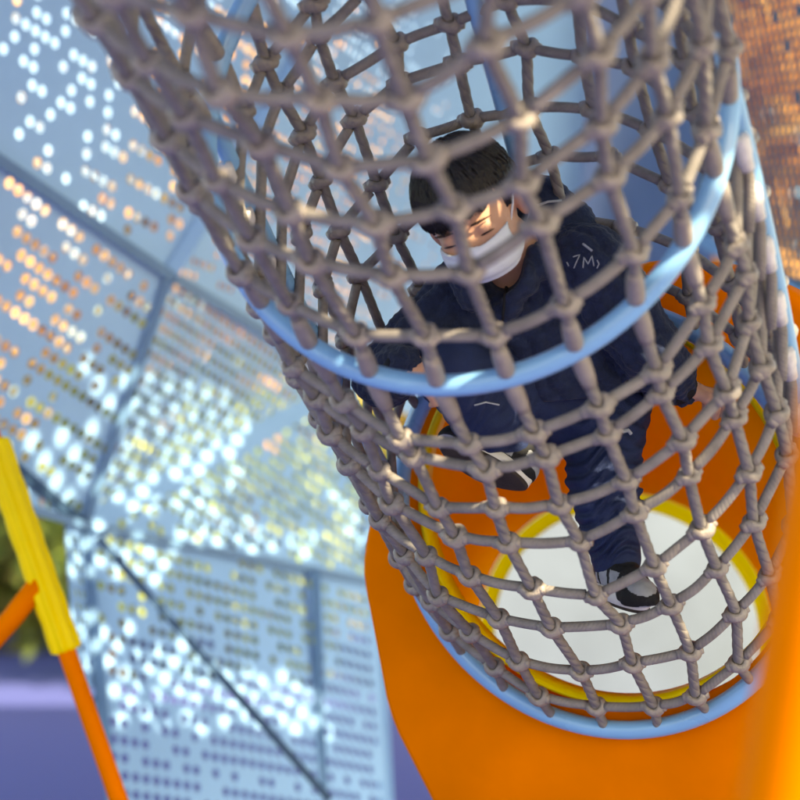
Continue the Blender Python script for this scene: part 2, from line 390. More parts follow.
for x in (rb[0], rb[1]):
    mb = MB(); a = RO + x*roofx + rb[2]*roofy; b = RO + x*roofx + rb[3]*roofy
    mb.add(*tube([a - RN*.03, b - RN*.03], .03, 10)); mb.obj('beam', M['hoop'], roof)
    for q in (a, b):
        mb = MB(); mb.add(*tube([(q[0], q[1], 0), (q[0], q[1], q[2]-.03)], .05, 12)); mb.obj('post', M['hoop'], roof)

# ------------------------------------------------------------------ net tunnel: steel hoops, rails, two rope nets
class Hoop:
    def __init__(s, px, py, D, n, R):
        s.c = P(px, py, D); s.R = R; nn = nrm(n); e1 = nrm(np.cross([0, 1., 0], nn)); e2 = np.cross(nn, e1)
        s.n = V3(*nn); s.e1 = V3(*e1); s.e2 = V3(*e2)
    def at(s, th, r=None):
        return s.c + (r or s.R)*(math.cos(th)*s.e1 + math.sin(th)*s.e2)
H0 = Hoop(306, -335, 1.75, (-.2, .3, 1), .385)
H1 = Hoop(454, 115, 2.335, (-.355, .14, 1), .375)
H0.c = H1.c + (H0.c-H1.c)*1.25
H2 = Hoop(596, 521, 2.93, (-.5, -.19, 1), .375)
frame = thing('steel_frame', 'pale blue steel hoops and side rails holding the grey rope tunnel', 'climbing frame', H2.c*[1, 1, 0])
for H, r in ((H0, .0155), (H1, .0155), (H2, .0165)):
    mb = MB(); mb.add(*tube([H.at(k*2*math.pi/120) for k in range(120)], r, 16, closed=True)); mb.obj('hoop', M['hoop'], frame)
NS = 24; TH0 = math.radians(-91.0)
def loft(Ha, Hb, th, t, sag=0):
    a, b = Ha.at(th), Hb.at(th); p = a + (b-a)*t
    c = Ha.c + (Hb.c-Ha.c)*t
    return p + (p-c)*sag*math.sin(math.pi*t)
def rail(Ha, Hb, th, m=24, sag=.03):
    return [loft(Ha, Hb, th, k/m, sag) for k in range(m+1)]
RTH = [math.radians(a) for a in (4, 97, 176)]
for th in RTH:
    for Ha, Hb in ((H1, H2),):
        mb = MB(); mb.add(*tube(rail(Ha, Hb, th), .0135, 14)); mb.obj('rail', M['hoop'], frame)
mb = MB(); mb.add(*tube(rail(H1, H0, RTH[1], sag=0), .0135, 14)); mb.obj('rail', M['hoop'], frame)
for th in (RTH[0], RTH[2]):
    q = H0.at(th); mb = MB(); mb.add(*tube([q, (q[0], q[1], 3.2)], .018, 12)); mb.obj('hanger', M['hoop'], frame)
RR = .0086
def make_knot():
    n, m = 24, 10; v = []; f = []
    for i in range(n):
        a = 2*math.pi*i/n; ca, sa = math.cos(a), math.sin(a)
        tr = .0058 + .0016*ca**4; tz = .0088 + .0030*ca**2; kx = .0126; ky = .0128
        c = np.array([kx*ca, ky*sa, .002*math.sin(2*a)]); d = nrm([ca/kx, sa/ky, 0])
        for j in range(m):
            b = 2*math.pi*j/m
            v.append(c + d*tr*math.cos(b) + np.array([0, 0, tz*math.sin(b)*(1+.12*math.cos(3*b))]))
    for i in range(n):
        for j in range(m):
            f.append([i*m+j, ((i+1) % n)*m+j, ((i+1) % n)*m+(j+1) % m, i*m+(j+1) % m])
    for s in (-1, 1):                                   # tapered collar where the cross rope enters
        vv, ff, _ = tube([(s*.012, 0, 0), (s*.015, 0, 0), (s*.018, 0, 0), (s*.022, 0, 0)], [.0092, .0096, .0088, .0072], 12)
        k = len(v); v += list(vv); f += [[q+k for q in r] for r in ff]
    return np.array(v), f
KV, KF = make_knot()
KVS = []
for q in range(4):                                      # four differently lumpy knots
    d = sum(np.sin(KV @ rng.normal(size=(3, 3))*260 + rng.uniform(0, 6, 3)) for _ in range(2))*.00045
    KVS.append((KV + d)*rng.uniform(.95, 1.06, 3))
def net(name, label, Ha, Hb, rows, sag, jit, skip=()):
    """Ha: the hoop whose end sleeves show; rows: fractions along the tunnel"""
    root = thing(name, label, 'rope net', (Ha.c+Hb.c)/2)
    T = np.array(sorted(rows)); kn = {}
    IDX = [i for i in range(NS) if not any(abs((TH0+i*2*math.pi/NS-q+math.pi) % (2*math.pi)-math.pi) < math.radians(9) for q in skip)]
    nxt = {a: b for a, b in zip(IDX, IDX[1:]+IDX[:1])}; prv = {b: a for a, b in nxt.items()}
    for i in IDX:
        th = TH0 + i*2*math.pi/NS
        for j, t in enumerate(T):
            d = rng.normal(size=3)*jit
            kn[i, j] = loft(Ha, Hb, th + rng.normal()*.012, t + rng.normal()*.007, sag) + d
    strands = {}; tang = {}
    for i in IDX:
        th = TH0 + i*2*math.pi/NS
        pts = [Ha.at(th)] + [kn[i, j] for j in range(len(T))] + [Hb.at(th)]
        pts = np.array(pts); path = []
        for k in range(len(pts)-1):
            p0, p1, p2, p3 = pts[max(0, k-1)], pts[k], pts[k+1], pts[min(len(pts)-1, k+2)]
            for u in np.linspace(0, 1, 8, endpoint=False):
                cr = .5*(2*p1+(p2-p0)*u+(2*p0-5*p1+4*p2-p3)*u*u+(3*p1-p0-3*p2+p3)*u**3)
                path.append(.35*(p1+(p2-p1)*u) + .65*cr)
        path.append(pts[-1])
        path = resample(path, .0045); v, f, uv = tube(path, 1.0, 18)
        cen = np.repeat(path, 19, 0); ph = 2*math.pi*3*(uv[:, 0] + uv[:, 1]/.075) + i
        v = cen + (v-cen)*(RR*(.925 + .11*np.abs(np.sin(ph/2)) + .03*np.sin(uv[:, 1]*23+i)))[:, None]
        mb = MB(); mb.add(v, f, uv); st = mb.obj('lengthwise_rope', M['rope'], root); strands[i] = st
        a, b = pts[0], pts[1]; d = nrm(b-a); L = np.linalg.norm(b-a); e = min(.07, L-.012)
        mb = MB(); q = [a + d*.010, a + d*.013, a+d*.019, a+d*e*.55, a+d*e*.8, a+d*e]
        mb.add(*tube(q, [.0108, .0126, .0130, .0128, .0116, .0096], 14)); mb.obj('end_sleeve', M['sleeve'], st)
        for j in range(len(T)): tang[i, j] = nrm(pts[j+2]-pts[j])
    for j in range(len(T)):                             # cross ropes, one mesh each
        mb = MB()
        for i in IDX:
            a, b = kn[i, j], kn[nxt[i], j]; d = nrm(b-a)
            c = (Ha.c + (Hb.c-Ha.c)*T[j]); mid = (a+b)/2; out = nrm(mid-c)
            gap = np.linalg.norm(b-a); bow = rng.uniform(-.001, .0025)
            q = [a + d*.016 + (b-a-d*.032)*u + (out*bow - np.array([0, 0, .001]))*math.sin(math.pi*u) for u in np.linspace(0, 1, 9)]
            mb.add(*tube(q, RR*.96, 12))
        mb.obj('cross_rope', M['braid'], root)
    me = None; info = []
    for (i, j), p in kn.items():
        z = tang[i, j]; x = nrm(kn[nxt[i], j] - kn[prv[i], j]); y = nrm(np.cross(z, x)); x = np.cross(y, z)
        a = rng.normal()*.12; x2 = x*math.cos(a)+z*math.sin(a); z2 = np.cross(x2, y)
        if rng.random() < .5: x2, y = -x2, -y
        px, py, D = pix(p); vis = -20 < px < 820 and -20 < py < 820
        info.append((0 if vis else 1, D, i, p, x2, y, z2))
    info.sort(key=lambda k: (k[0], k[1])); rest = MB()
    for n_, (o_, D, i, p, x, y, z) in enumerate(info):
        if n_ < 100:
            st = strands[i]; R = Matrix(np.stack([x, y, z], 1).tolist())
            if me is None:
                me = []
                for kv in KVS:
                    m_ = bpy.data.meshes.new('knot'); m_.from_pydata(kv.tolist(), [], KF); m_.materials.append(M['knot'])
                    m_.polygons.foreach_set('use_smooth', [True]*len(m_.polygons)); me.append(m_)
            k = bpy.data.objects.new('knot', me[n_*7 % 4]); COL.objects.link(k); k.parent = st
            k.matrix_local = Matrix.Translation((p-ORI[root.name]).tolist()) @ (R @ Matrix.Scale(rng.uniform(.92, 1.10), 3)).to_4x4()
        else: rest.add(p + KV @ np.stack([x, y, z]), KF)
    if rest.n: ro = rest.obj('knot', M['knot'], root); ro['kind'] = 'stuff'
    return root, kn, T
up_net, ukn, UT = net('rope_net', 'grey knotted rope net above the front blue hoop, nearest to the camera', H1, H0, [.116, .288, .408, .524, .64, .755, .87], .0, .0035)
lo_net, lkn, LT = net('rope_net', 'grey knotted rope net running from the front blue hoop back to the orange tube', H1, H2, [.122, .190, .298, .388, .515, .64, .79, .92], .02, .004, (RTH[0], RTH[2]))
# ferrules clamping cross ropes to the side rails
for th in (RTH[0], RTH[2]):
    for j, t in enumerate([.10, .20, .31, .43, .56, .70, .84]):
        for s in (-1,):
            sg = -1 if th < 1 else 1
            q = loft(H1, H2, th, t, .03); ax = nrm(loft(H1, H2, th, t+.01, .03)-loft(H1, H2, th, t-.01, .03))
            c = H1.c + (H2.c-H1.c)*t; o_ = nrm(np.cross(ax, q-c)); o_ = o_ if o_ @ (H1.at(th+.1*sg)-H1.at(th)) > 0 else -o_
            a = q + o_*.020 - ax*.008; b = a + ax*.052 + o_*.004
            end = loft(H1, H2, th + sg*.20, t+.09, .02)
            mb = MB(); mb.add(*tube([a, a+(b-a)*.1, a+(b-a)*.5, a+(b-a)*.62, b], [.011, .0128, .0128, .0112, .0108], 14)); fe = mb.obj('ferrule', M['metal'], frame)
            mb = MB(); mb.add(*tube([b - (b-a)*.1, b + (b-a)*.3, .5*(b+end) + ax*.012, end], RR*.95, 12)); mb.obj('rope_tail', M['braid'], fe)
            mb = MB(); mb.add(*tube([q, a + (b-a)*.12], .007, 8)); mb.obj('lug', M['hoop'], fe)

# ------------------------------------------------------------------ orange slide tube behind the net
O2 = H2.c - H2.n*.03
mod = thing('slide_tube', 'orange plastic slide tube with yellow rims behind the rope tunnel', 'slide', H2.c*[1, 1, 0])
outl = [(359, 570), (371, 503), (400, 425), (470, 335), (560, 282), (655, 262), (735, 268), (805, 300), (868, 390), (892, 530), (870, 690), (775, 830), (610, 880), (455, 850), (388, 720)]
op = [ray_plane(a, b, O2, H2.n) for a, b in outl]
ang = [math.atan2((p-O2) @ H2.e2, (p-O2) @ H2.e1) for p in op]
def outer(th):
    d = math.cos(th)*H2.e1 + math.sin(th)*H2.e2
    best = .5
    for i in range(len(op)):
        a, b = op[i-1]-O2, op[i]-O2
        A2 = np.array([[d @ H2.e1, -((b-a) @ H2.e1)], [d @ H2.e2, -((b-a) @ H2.e2)]])
        try: r, u = np.linalg.solve(A2, [a @ H2.e1, a @ H2.e2])
        except Exception: continue
        if 0 <= u <= 1 and r > 0: best = r
    return best
NT = 120
HF = Hoop(624, 642, 4.25, (-.35, -.10, 1), .378)
def ringrows(rows, closed=False):
    v = []; f = []
    for row in rows: v += list(row)
    R = len(rows)
    for k in range(R if closed else R-1):
        j = (k+1) % R
        for i in range(NT): f.append([k*NT+i, k*NT+(i+1) % NT, j*NT+(i+1) % NT, j*NT+i])
    return v, f
ths = [2*math.pi*i/NT for i in range(NT)]; orad = [outer(t) for t in ths]
orad = list(np.convolve(orad + orad[:4], np.ones(3)/3, 'same')[1:NT+1]); orad = orad[-1:] + orad[:-1]
def fl(dr, dz, inner=None): return [O2 - H2.n*dz + ((inner if inner else orad[i]+dr))*(math.cos(t)*H2.e1+math.sin(t)*H2.e2) for i, t in enumerate(ths)]
v, f = ringrows([fl(0, 0, .352), fl(-.018, 0), fl(-.006, .004), fl(0, .014), fl(0, .06), fl(-.01, .07), fl(0, .07, .36)])
obj('flange', v, f, M['orange'], mod)
tun = []
for k in range(17):
    u = k/16; c = O2 + (HF.c-O2)*u; e1 = nrm(H2.e1*(1-u)+HF.e1*u); e2 = nrm(H2.e2*(1-u)+HF.e2*u); R = .352*(1-u)+.378*u
    tun.append([c + R*(math.cos(t)*e1+math.sin(t)*e2) for t in ths])
outr = [[c + (c-cc)*.03 for c in row] for row, cc in zip(tun, [np.mean(r, 0) for r in tun])]
v, f = ringrows(tun); obj('tube_wall', v, f, M['orangein'], mod)
def lip(c, H, r0, r1, dz0, dz1, name, m='yellow'):
    rows = []
    for r, dz in ((r1, dz1), (r1, dz0+.006), (r1-.006, dz0), (r0+.006, dz0), (r0, dz0+.006), (r0, dz1)):
        rows.append([c - H.n*dz + r*(math.cos(t)*H.e1+math.sin(t)*H.e2) for t in ths])
    v, f = ringrows(rows, True); obj(name, v, f, M[m], mod)
lip(O2 + H2.e2*.008 - H2.e1*.003, H2, .336, .349, -.010, .03, 'rim')
v, f = ringrows([[HF.c - HF.n*dz + r*(math.cos(t)*HF.e1+math.sin(t)*HF.e2) for t in ths] for r, dz in ((.377, .004), (.36, .001), (.342, .002), (.338, .008))])
obj('rim', v, f, M['rimfar'], mod)
for px in (470, 720):
    a = ray_plane(px, 800, O2 - H2.n*.09, H2.n); mb = MB(); mb.add(*tube([(a[0], a[1], 0), (a[0], a[1], a[2])], .045, 16)); mb.obj('support_post', M['orangepaint'], mod)

# ------------------------------------------------------------------ ribbed yellow climbing pole (lower left), orange post (lower right, near)
A, B = P(-7, 440, 3.75), P(67, 652, 3.75); ax = nrm(B-A); sd = nrm(np.cross(ax, FWD)); L = np.linalg.norm(B-A)
pole = thing('ribbed_pole', 'slanted yellow ribbed plastic handrail cover on an orange pipe', 'climbing pole', (B[0], B[1], 0))
mb = MB()
rows, W = 90, 40; v = []; f = []
for k in range(rows+1):
    u = k/rows
    sw = 1 + .07*abs(math.sin(u*L/.085*math.pi))
    for i in range(W):
        a = 2*math.pi*i/W; r = (.030 + .0040*math.cos(8*a))*sw*(1 if 0 < k < rows else .6)
        v.append(A + ax*L*u + r*(math.cos(a)*sd + .8*math.sin(a)*np.cross(ax, sd)))
for k in range(rows):
    for i in range(W): f.append([k*W+i, k*W+(i+1) % W, (k+1)*W+(i+1) % W, (k+1)*W+i])
f.append(list(range(W))); f.append([rows*W+i for i in range(W)][::-1])
obj('ribbed_cover', v, f, M['yellow'], pole)
C2 = B + ax*.95*(B[2]/abs(ax[2]))
mb = MB(); mb.add(*tube([A - ax*.45, C2], .0205, 16)); mb.obj('pipe', M['orangepaint'], pole)
q = A + ax*L*.66
mb = MB(); mb.add(*tube([q, P(12, 618, 3.75), P(-60, 700, 3.75)], .024, 16)); mb.obj('brace', M['orangepaint'], pole)
pa, pb = P(905, 250, 1.25), P(818, 800, 1.25); d = nrm(pb-pa); pe = pb + d*((pb[2])/abs(d[2]))
mb = MB(); mb.add(*tube([pa - d*.8 + (pe-pa+d*.8)*k/20 for k in range(21)], .058, 28)); po = mb.obj('orange_post', M['orangepaint'])
tag(po, 'slanted thick orange post out of focus in front of the rope net', 'post')

# ------------------------------------------------------------------ the child (signed distance fields -> one smooth mesh per garment)
CR = np.stack([RIGHT, UP, -FWD], 1)                       # camera frame -> world
def q3(px, py, D):
    D = D - .13*min(1, max(0, (430-py)/220)); return np.array([(px-400)/FPX*D, (400-py)/FPX*D, -D])
class Field:
    def __init__(s, lo, hi, h):
        s.lo = np.array(lo, float); s.h = h; s.n = np.ceil((np.array(hi)-s.lo)/h).astype(int)+1
        s.f = np.full(s.n, .05, np.float32)
    def grid(s, a=None, b=None):
        i0 = np.zeros(3, int) if a is None else np.clip(np.floor((np.array(a)-s.lo)/s.h).astype(int), 0, s.n-1)
        i1 = s.n if b is None else np.clip(np.ceil((np.array(b)-s.lo)/s.h).astype(int)+1, 1, s.n)
        ax = [s.lo[k] + s.h*np.arange(i0[k], i1[k]) for k in range(3)]
        X = np.stack(np.meshgrid(*ax, indexing='ij'), -1).astype(np.float32)
        return tuple(slice(i0[k], i1[k]) for k in range(3)), X
    def join(s, sl, d, k):
        f = s.f[sl]
        if k > 0:
            hh = np.maximum(k-np.abs(f-d), 0)/k; s.f[sl] = np.minimum(f, d) - hh*hh*k*.25
        else: s.f[sl] = np.minimum(f, d)
    def cone(s, a, b, ra, rb, k=.02):
        a = np.array(a, np.float32); b = np.array(b, np.float32); m = max(ra, rb)+.06
        sl, X = s.grid(np.minimum(a, b)-m, np.maximum(a, b)+m)
        if X.size == 0: return
        ba = b-a; t = np.clip(((X-a) @ ba)/(ba @ ba), 0, 1)
        d = np.linalg.norm(X-a-t[..., None]*ba, axis=-1) - (ra+(rb-ra)*t); s.join(sl, d, k)
    def chain(s, pts, rs, k=.015):
        for i in range(len(pts)-1): s.cone(pts[i], pts[i+1], rs[i], rs[i+1], k)
    def ell(s, c, r, R=None, k=.02, sub=False):
        c = np.array(c, np.float32); r = np.array(r, np.float32); m = max(r)+.06
        sl, X = s.grid(c-m, c+m)
        if X.size == 0: return
        p = (X-c) if R is None else (X-c) @ np.array(R, np.float32)
        k0 = np.linalg.norm(p/r, axis=-1); k1 = np.linalg.norm(p/(r*r), axis=-1)+1e-9
        d = k0*(k0-1)/k1
        if sub:
            f = s.f[sl]; hh = np.maximum(k-np.abs(f+d), 0)/max(k, 1e-6); s.f[sl] = np.maximum(f, -d) + hh*hh*k*.25
        else: s.join(sl, d, k)
    def mesh(s, relax=2):
        f = s.f; F = f < 0; n = f.shape
        c = [F[dx:n[0]-1+dx, dy:n[1]-1+dy, dz:n[2]-1+dz] for dx in (0, 1) for dy in (0, 1) for dz in (0, 1)]
        cnt = sum(x.astype(np.int8) for x in c); act = (cnt > 0) & (cnt < 8)
        ids = np.full(act.shape, -1, np.int64); I = np.argwhere(act); ids[act] = np.arange(len(I))
        acc = np.zeros((len(I), 3)); wt = np.zeros(len(I))
        corner = [(dx, dy, dz) for dx in (0, 1) for dy in (0, 1) for dz in (0, 1)]
        val = np.stack([f[I[:, 0]+a, I[:, 1]+b, I[:, 2]+d] for a, b, d in corner], 1)
        for i, a in enumerate(corner):
            for j, b in enumerate(corner):
                if j > i and sum(abs(a[k]-b[k]) for k in range(3)) == 1:
                    m = (val[:, i] < 0) != (val[:, j] < 0)
                    t = val[:, i]/(val[:, i]-val[:, j]+1e-20)
                    p = np.array(a)+(np.array(b)-np.array(a))*t[:, None]
                    acc[m] += p[m]; wt[m] += 1
        v = s.lo + s.h*(I + acc/wt[:, None])
        fc = []
        for ax in range(3):
            u, w_ = [(1, 2), (2, 0), (0, 1)][ax]
            a = [slice(0, n[k]) for k in range(3)]; a[ax] = slice(0, n[ax]-1); b = list(a); b[ax] = slice(1, n[ax])
            ch = F[tuple(a)] != F[tuple(b)]
            E = np.argwhere(ch); E = E[(E[:, u] > 0) & (E[:, w_] > 0) & (E[:, u] < n[u]-1) & (E[:, w_] < n[w_]-1)]
            ins = F[tuple(a)][tuple(E.T)]
            def cell(du, dw):
                q = E.copy(); q[:, u] -= du; q[:, w_] -= dw; return ids[tuple(q.T)]
            Q = np.stack([cell(1, 1), cell(0, 1), cell(0, 0), cell(1, 0)], 1)
            Q[~ins] = Q[~ins][:, ::-1]; fc.append(Q)
        fc = np.concatenate(fc)
        for _ in range(relax):
            sm = np.zeros_like(v); k = np.zeros(len(v))
            for a in range(4):
                for b in ((a+1) % 4, (a-1) % 4):
                    np.add.at(sm, fc[:, a], v[fc[:, b]]); np.add.at(k, fc[:, a], 1)
            v = .5*v + .5*sm/np.maximum(k, 1)[:, None]
        return v, fc
def W(v): return CAM + np.asarray(v) @ CR.T
def wrinkle(X, s, seed):
    r = np.random.default_rng(seed); o = np.zeros(X.shape[:-1], np.float32)
    for k in range(7):
        d = r.normal(size=3)*s*(1+.35*k); ph = r.uniform(0, 6.28); e = r.normal(size=3)*s*.5
        o += np.sin(X @ d.astype(np.float32) + ph + 1.5*np.sin(X @ e.astype(np.float32)))/(1+.5*k)
    return o/3

M['skin'] = mat('skin', (.62, .33, .215), .5, .4, .08, 30, .12, 300)
M['skin'].node_tree.nodes['Principled BSDF'].inputs['Subsurface Weight'].default_value = .12
M['skin'].node_tree.nodes['Principled BSDF'].inputs['Subsurface Radius'].default_value = (.008, .003, .0015)
M['hair'] = mat('black brown hair', (.012, .0080, .0062), .42, .35, .5, 90, .7, 130)
M['brow'] = mat('eyebrow hair', (.07, .04, .028), .7, .2, .5, 300, .6, 500)
M['mask'] = mat('white face mask', (.74, .76, .80), .8, .25, .03, 60, .35, 120)
M['knit'] = mat('navy cable knit', (.0155, .0235, .056), .85, .25, .35, 60)
M['pants'] = mat('navy cotton', (.014, .025, .075), .8, .3, .25, 25, .5, 330)
M['white'] = mat('white print', (.40, .42, .46), .7, .3, .15, 200)
M['black'] = mat('black fabric', (.012, .012, .014), .75, .3, .3, 60, .4, 300)
M['shoegrey'] = mat('grey shoe leather', (.30, .31, .34), .55, .4, .15, 60, .25, 200)
M['sole'] = mat('off white sole rubber', (.72, .69, .63), .6, .4, .1, 50, .2, 150)
M['outsole'] = mat('dark brown outsole', (.045, .032, .026), .7, .3, .3, 40, .4, 120)
# cable knit: ribbed waves bent into braids
t = M['knit'].node_tree; N = t.nodes.new; L_ = t.links.new
tc = N('ShaderNodeTexCoord'); wv = N('ShaderNodeTexNoise'); wv.inputs['Scale'].default_value = 170; wv.inputs['Detail'].default_value = 4
b_ = N('ShaderNodeBump'); b_.inputs['Strength'].default_value = .9; b_.inputs['Distance'].default_value = .003
L_(tc.outputs['Object'], wv.inputs[0]); L_(wv.outputs[0], b_.inputs['Height']); L_(b_.outputs[0], t.nodes['Principled BSDF'].inputs['Normal'])
t.nodes['Principled BSDF'].inputs['Sheen Weight'].default_value = .10

# head frame: L his left, U crown, F face
F_ = nrm([-.2, -.60, .78]); Lr = np.array([.9, .6, 0]); L1 = nrm(Lr-(Lr @ F_)*F_); U1 = np.cross(F_, L1)
HR = np.stack([L1, U1, F_], 1); HO = q3(474, 212, 2.76)
def hd_(x, y, z): return HO + HR @ np.array([x, y, z])
# joints
neck = q3(508, 250, 2.83); Ls = q3(590, 268, 2.80); Rs = q3(468, 298, 2.86)
Le = q3(645, 342, 2.76); Lw = q3(681, 390, 2.79); Re = q3(382, 378, 2.80); Rw = q3(404, 366, 2.70)
chest = q3(530, 305, 2.88); belly = q3(565, 355, 2.90); pelv = q3(585, 398, 2.90)
Lh = q3(604, 410, 2.87); Lk = q3(604, 480, 2.80); La = q3(616, 556, 2.81)
Rh = q3(548, 400, 2.88); Rk = q3(452, 372, 2.72); Ra = q3(506, 446, 2.80)
kid_base = W(pelv)*[1, 1, 0] + [0, 0, W(q3(622, 612, 2.75))[2]]
kid = thing('person', 'child in navy knitted cardigan, navy trousers and white face mask climbing inside the rope net', 'person', kid_base)

# --- continuous body
B = Field(q3(345, 640, 3.05)*[1, 1, 1], [q3(735, 120, 2.9)[0], q3(700, 118, 2.9)[1], -2.5], .003)
B.ell(hd_(0, .030, -.012), (.070, .080, .086), HR, .0)
B.ell(hd_(0, -.045, .030), (.050, .055, .052), HR, .05)
B.ell(hd_(.030, -.030, .052), (.022, .022, .020), HR, .02); B.ell(hd_(-.030, -.030, .052), (.022, .022, .020), HR, .02)
B.chain([hd_(0, -.002, .070), hd_(0, -.026, .080), hd_(0, -.034, .086)], [.006, .008, .0095], .012)
B.ell(hd_(0, -.064, .072), (.018, .007, .010), HR, .01)
for sx in (-1, 1):
    B.ell(hd_(sx*.030, .001, .080), (.019, .010, .010), HR, .014, sub=True)
    B.ell(hd_(sx*.029, -.001, .0625), (.0145, .0115, .0120), HR, .003)
    RE = HR @ np.array(Matrix.Rotation(sx*.45, 3, 'Y'))
    B.ell(hd_(sx*.073, -.004, -.008), (.0105, .029, .018), RE, .008)
    B.ell(hd_(sx*.0865, .001, -.002), (.0065, .017, .009), RE, .005, sub=True)
    B.ell(hd_(sx*.074, -.028, -.003), (.006, .010, .008), RE, .006)
B.chain([hd_(0, -.03, -.03), neck, chest], [.040, .043, .075], .03)
B.chain([chest, belly, pelv], [.085, .085, .085], .05)
for a, b, c in ((Ls, Le, Lw), (Rs, Re, Rw)): B.chain([chest*.5+a*.5, a, b, c], [.05, .036, .028, .020], .03)
for a, b, c in ((Lh, Lk, La), (Rh, Rk, Ra)): B.chain([pelv, a, b, c], [.07, .055, .036, .028], .03)
def hand(w0, fwd, palmn, side, grip):
    """palm plus four fingers and a thumb curled around what they hold; fwd: wrist->knuckles, palmn: palm faces, side: towards the thumb"""
    fwd = nrm(fwd); palmn = nrm(palmn-(palmn @ fwd)*fwd); side = nrm(np.cross(fwd, palmn))*side
    B.chain([w0, w0+fwd*.020], [.0185, .019], .012)
    for o, ln in ((.019, 1.0), (.0065, 1.08), (-.0065, 1.0), (-.018, .82)):
        k = w0 + fwd*.048 + side*o; B.chain([w0+fwd*.012+side*o*.7, k], [.0115, .0092], .010)
        p = k; a = .35*grip; r = .0078
        for s_, seg in enumerate((.023, .017, .014)):
            d = nrm(fwd*math.cos(a)+palmn*math.sin(a)); e = p + d*seg*ln; B.cone(p, e, r, r-.0008, .004); p = e; r -= .0008; a += .95*grip
    th0 = w0 + fwd*.014 + side*.016; t1 = th0 + nrm(side*.8+fwd*.55+palmn*.35)*.026; t2 = t1 + nrm(side*.15+fwd*.75+palmn*.7)*.021; t3 = t2 + nrm(fwd*.4+palmn*.9-side*.35)*.016
    B.chain([th0, t1, t2, t3], [.0115, .0092, .0082, .0072], .006)
hand(Lw, np.array([.55, -.05, -.35]), np.array([.35, -.75, -.3]), -1, .75)
hand(Rw, np.array([.75, -.45, .25]), np.array([-.1, -.5, -.8]), 1, .9)
bv, bf = B.mesh(2)
body = obj('body', W(bv), bf, M['skin'], kid)

# --- eyes closed to a downward look, brows
for sx in (-1, 1):
    mb = MB(); pts = [hd_(sx*(.030+.0145*u), -.0065-.002*u*u+.0015*u, .0745-.006*u*u-.001) for u in np.linspace(-1, 1, 9)]
    mb.add(*tube(W(pts), [.0005, .0009, .0012, .0014, .0015, .0014, .0012, .0009, .0005], 8)); mb.obj('eyelash', M['hair'], body)
    mb = MB(); pts = [hd_(sx*(.031+.019*u), .0165-.0035*u*u+.001*u, .0765-.009*u*u-.003*u) for u in np.linspace(-1, 1, 9)]
    mb.add(*tube(W(pts), [.0006, .0015, .0020, .0023, .0024, .0022, .0018, .0013, .0006], 8)); mb.obj('eyebrow', M['brow'], body)

# --- hair
H = Field(HO-.14, HO+.16, .0025); sl, X = H.grid(); loc = (X-HO.astype(np.float32)) @ HR.astype(np.float32)
x, y, z = loc[..., 0], loc[..., 1], loc[..., 2]
pp = loc - np.array([0, .036, -.014], np.float32); rr = np.array([.081, .086, .098], np.float32)
pp[..., 1] += .004
k0 = np.linalg.norm(pp/rr, axis=-1); k1 = np.linalg.norm(pp/(rr*rr), axis=-1)+1e-9; d = k0*(k0-1)/k1
angx = np.arctan2(x, z+.02)
strand = .0022*np.sin(angx*34+2.2*np.sin(y*60)) + .0016*np.sin(angx*77+y*40) + .0012*np.sin(x*260+z*90)
d = d + strand
fr = np.where(z > .035, .026+.006*np.sin(x*95+1)+.004*np.sin(x*230)+.16*x, np.where(z > .012, .012+ (z-.012)/.023*.022+.01, np.where(z > -.03, .020, .020-(-.03-z)*1.3)))
fr = np.where((np.abs(x) > .055) & (z > .010) & (z < .026), -.002, fr)
d = np.maximum(d, (fr-y)*.7)
H.f[:] = d; hv, hf = H.mesh(1); hair = obj('hair', W(hv), hf, M['hair'], body)
mb = MB()                                             # loose locks over the forehead and crown
for k in range(620):
    a = rng.uniform(-2.9, 2.9) if k > 280 else rng.uniform(-1.15, 1.15); e0 = rng.uniform(.7, 1.45) if k > 280 else rng.uniform(.5, .9)
    e1 = e0 - rng.uniform(.4, .75); pts = []
    if k <= 280: e1 = max(-.12, rng.uniform(-.14, .10) + .16*a)
    elif abs(a) < 1.2: e1 = max(e1, .15)
    elif abs(a) < 2.1: e1 = max(e1, .0)
    for u in np.linspace(0, 1, 6):
        e = e0 + (e1-e0)*u; b = a + .12*u*math.sin(k)
        pts.append(hd_(.083*math.cos(e)*math.sin(b), .033+.088*math.sin(e), -.014+.100*math.cos(e)*math.cos(b)) + HR @ np.array([0, 0, .001])*(1+u))
    mb.add(*tube(W(pts), np.array([.0008, .0018, .0022, .0020, .0013, .0002])*rng.uniform(.6, 1.3), 5))
mb.obj('lock', M['hair'], hair)['kind'] = 'stuff'

# --- mask with ear loops
K = Field(HO-.14, HO+.14, .002); sl, X = K.grid(); loc = (X-HO.astype(np.float32)) @ HR.astype(np.float32)
x, y, z = loc[..., 0], loc[..., 1], loc[..., 2]
def eld(c, r):
    p_ = loc-np.array(c, np.float32); r = np.array(r, np.float32)
    k0 = np.linalg.norm(p_/r, axis=-1); k1 = np.linalg.norm(p_/(r*r), axis=-1)+1e-9; return k0*(k0-1)/k1
d = eld((0, -.036, .030), (.064, .058, .062)); d2 = eld((0, -.028, .068), (.020, .028, .030))
hh = np.maximum(.03-np.abs(d-d2), 0)/.03; d = np.minimum(d, d2)-hh*hh*.03*.25
d = np.abs(d-.0015-.0026*np.abs(np.sin((y+.1*x)*125))*np.clip((.052-np.abs(x))/.012, 0, 1)) - .0024
top = -.014 + .009*np.exp(-(x/.016)**2) - .25*np.abs(x)*0; d = np.maximum(d, y-top); d = np.maximum(d, -.084-y-.12*np.abs(x)); d = np.maximum(d, np.abs(x)-.059); d = np.maximum(d, .014-z)
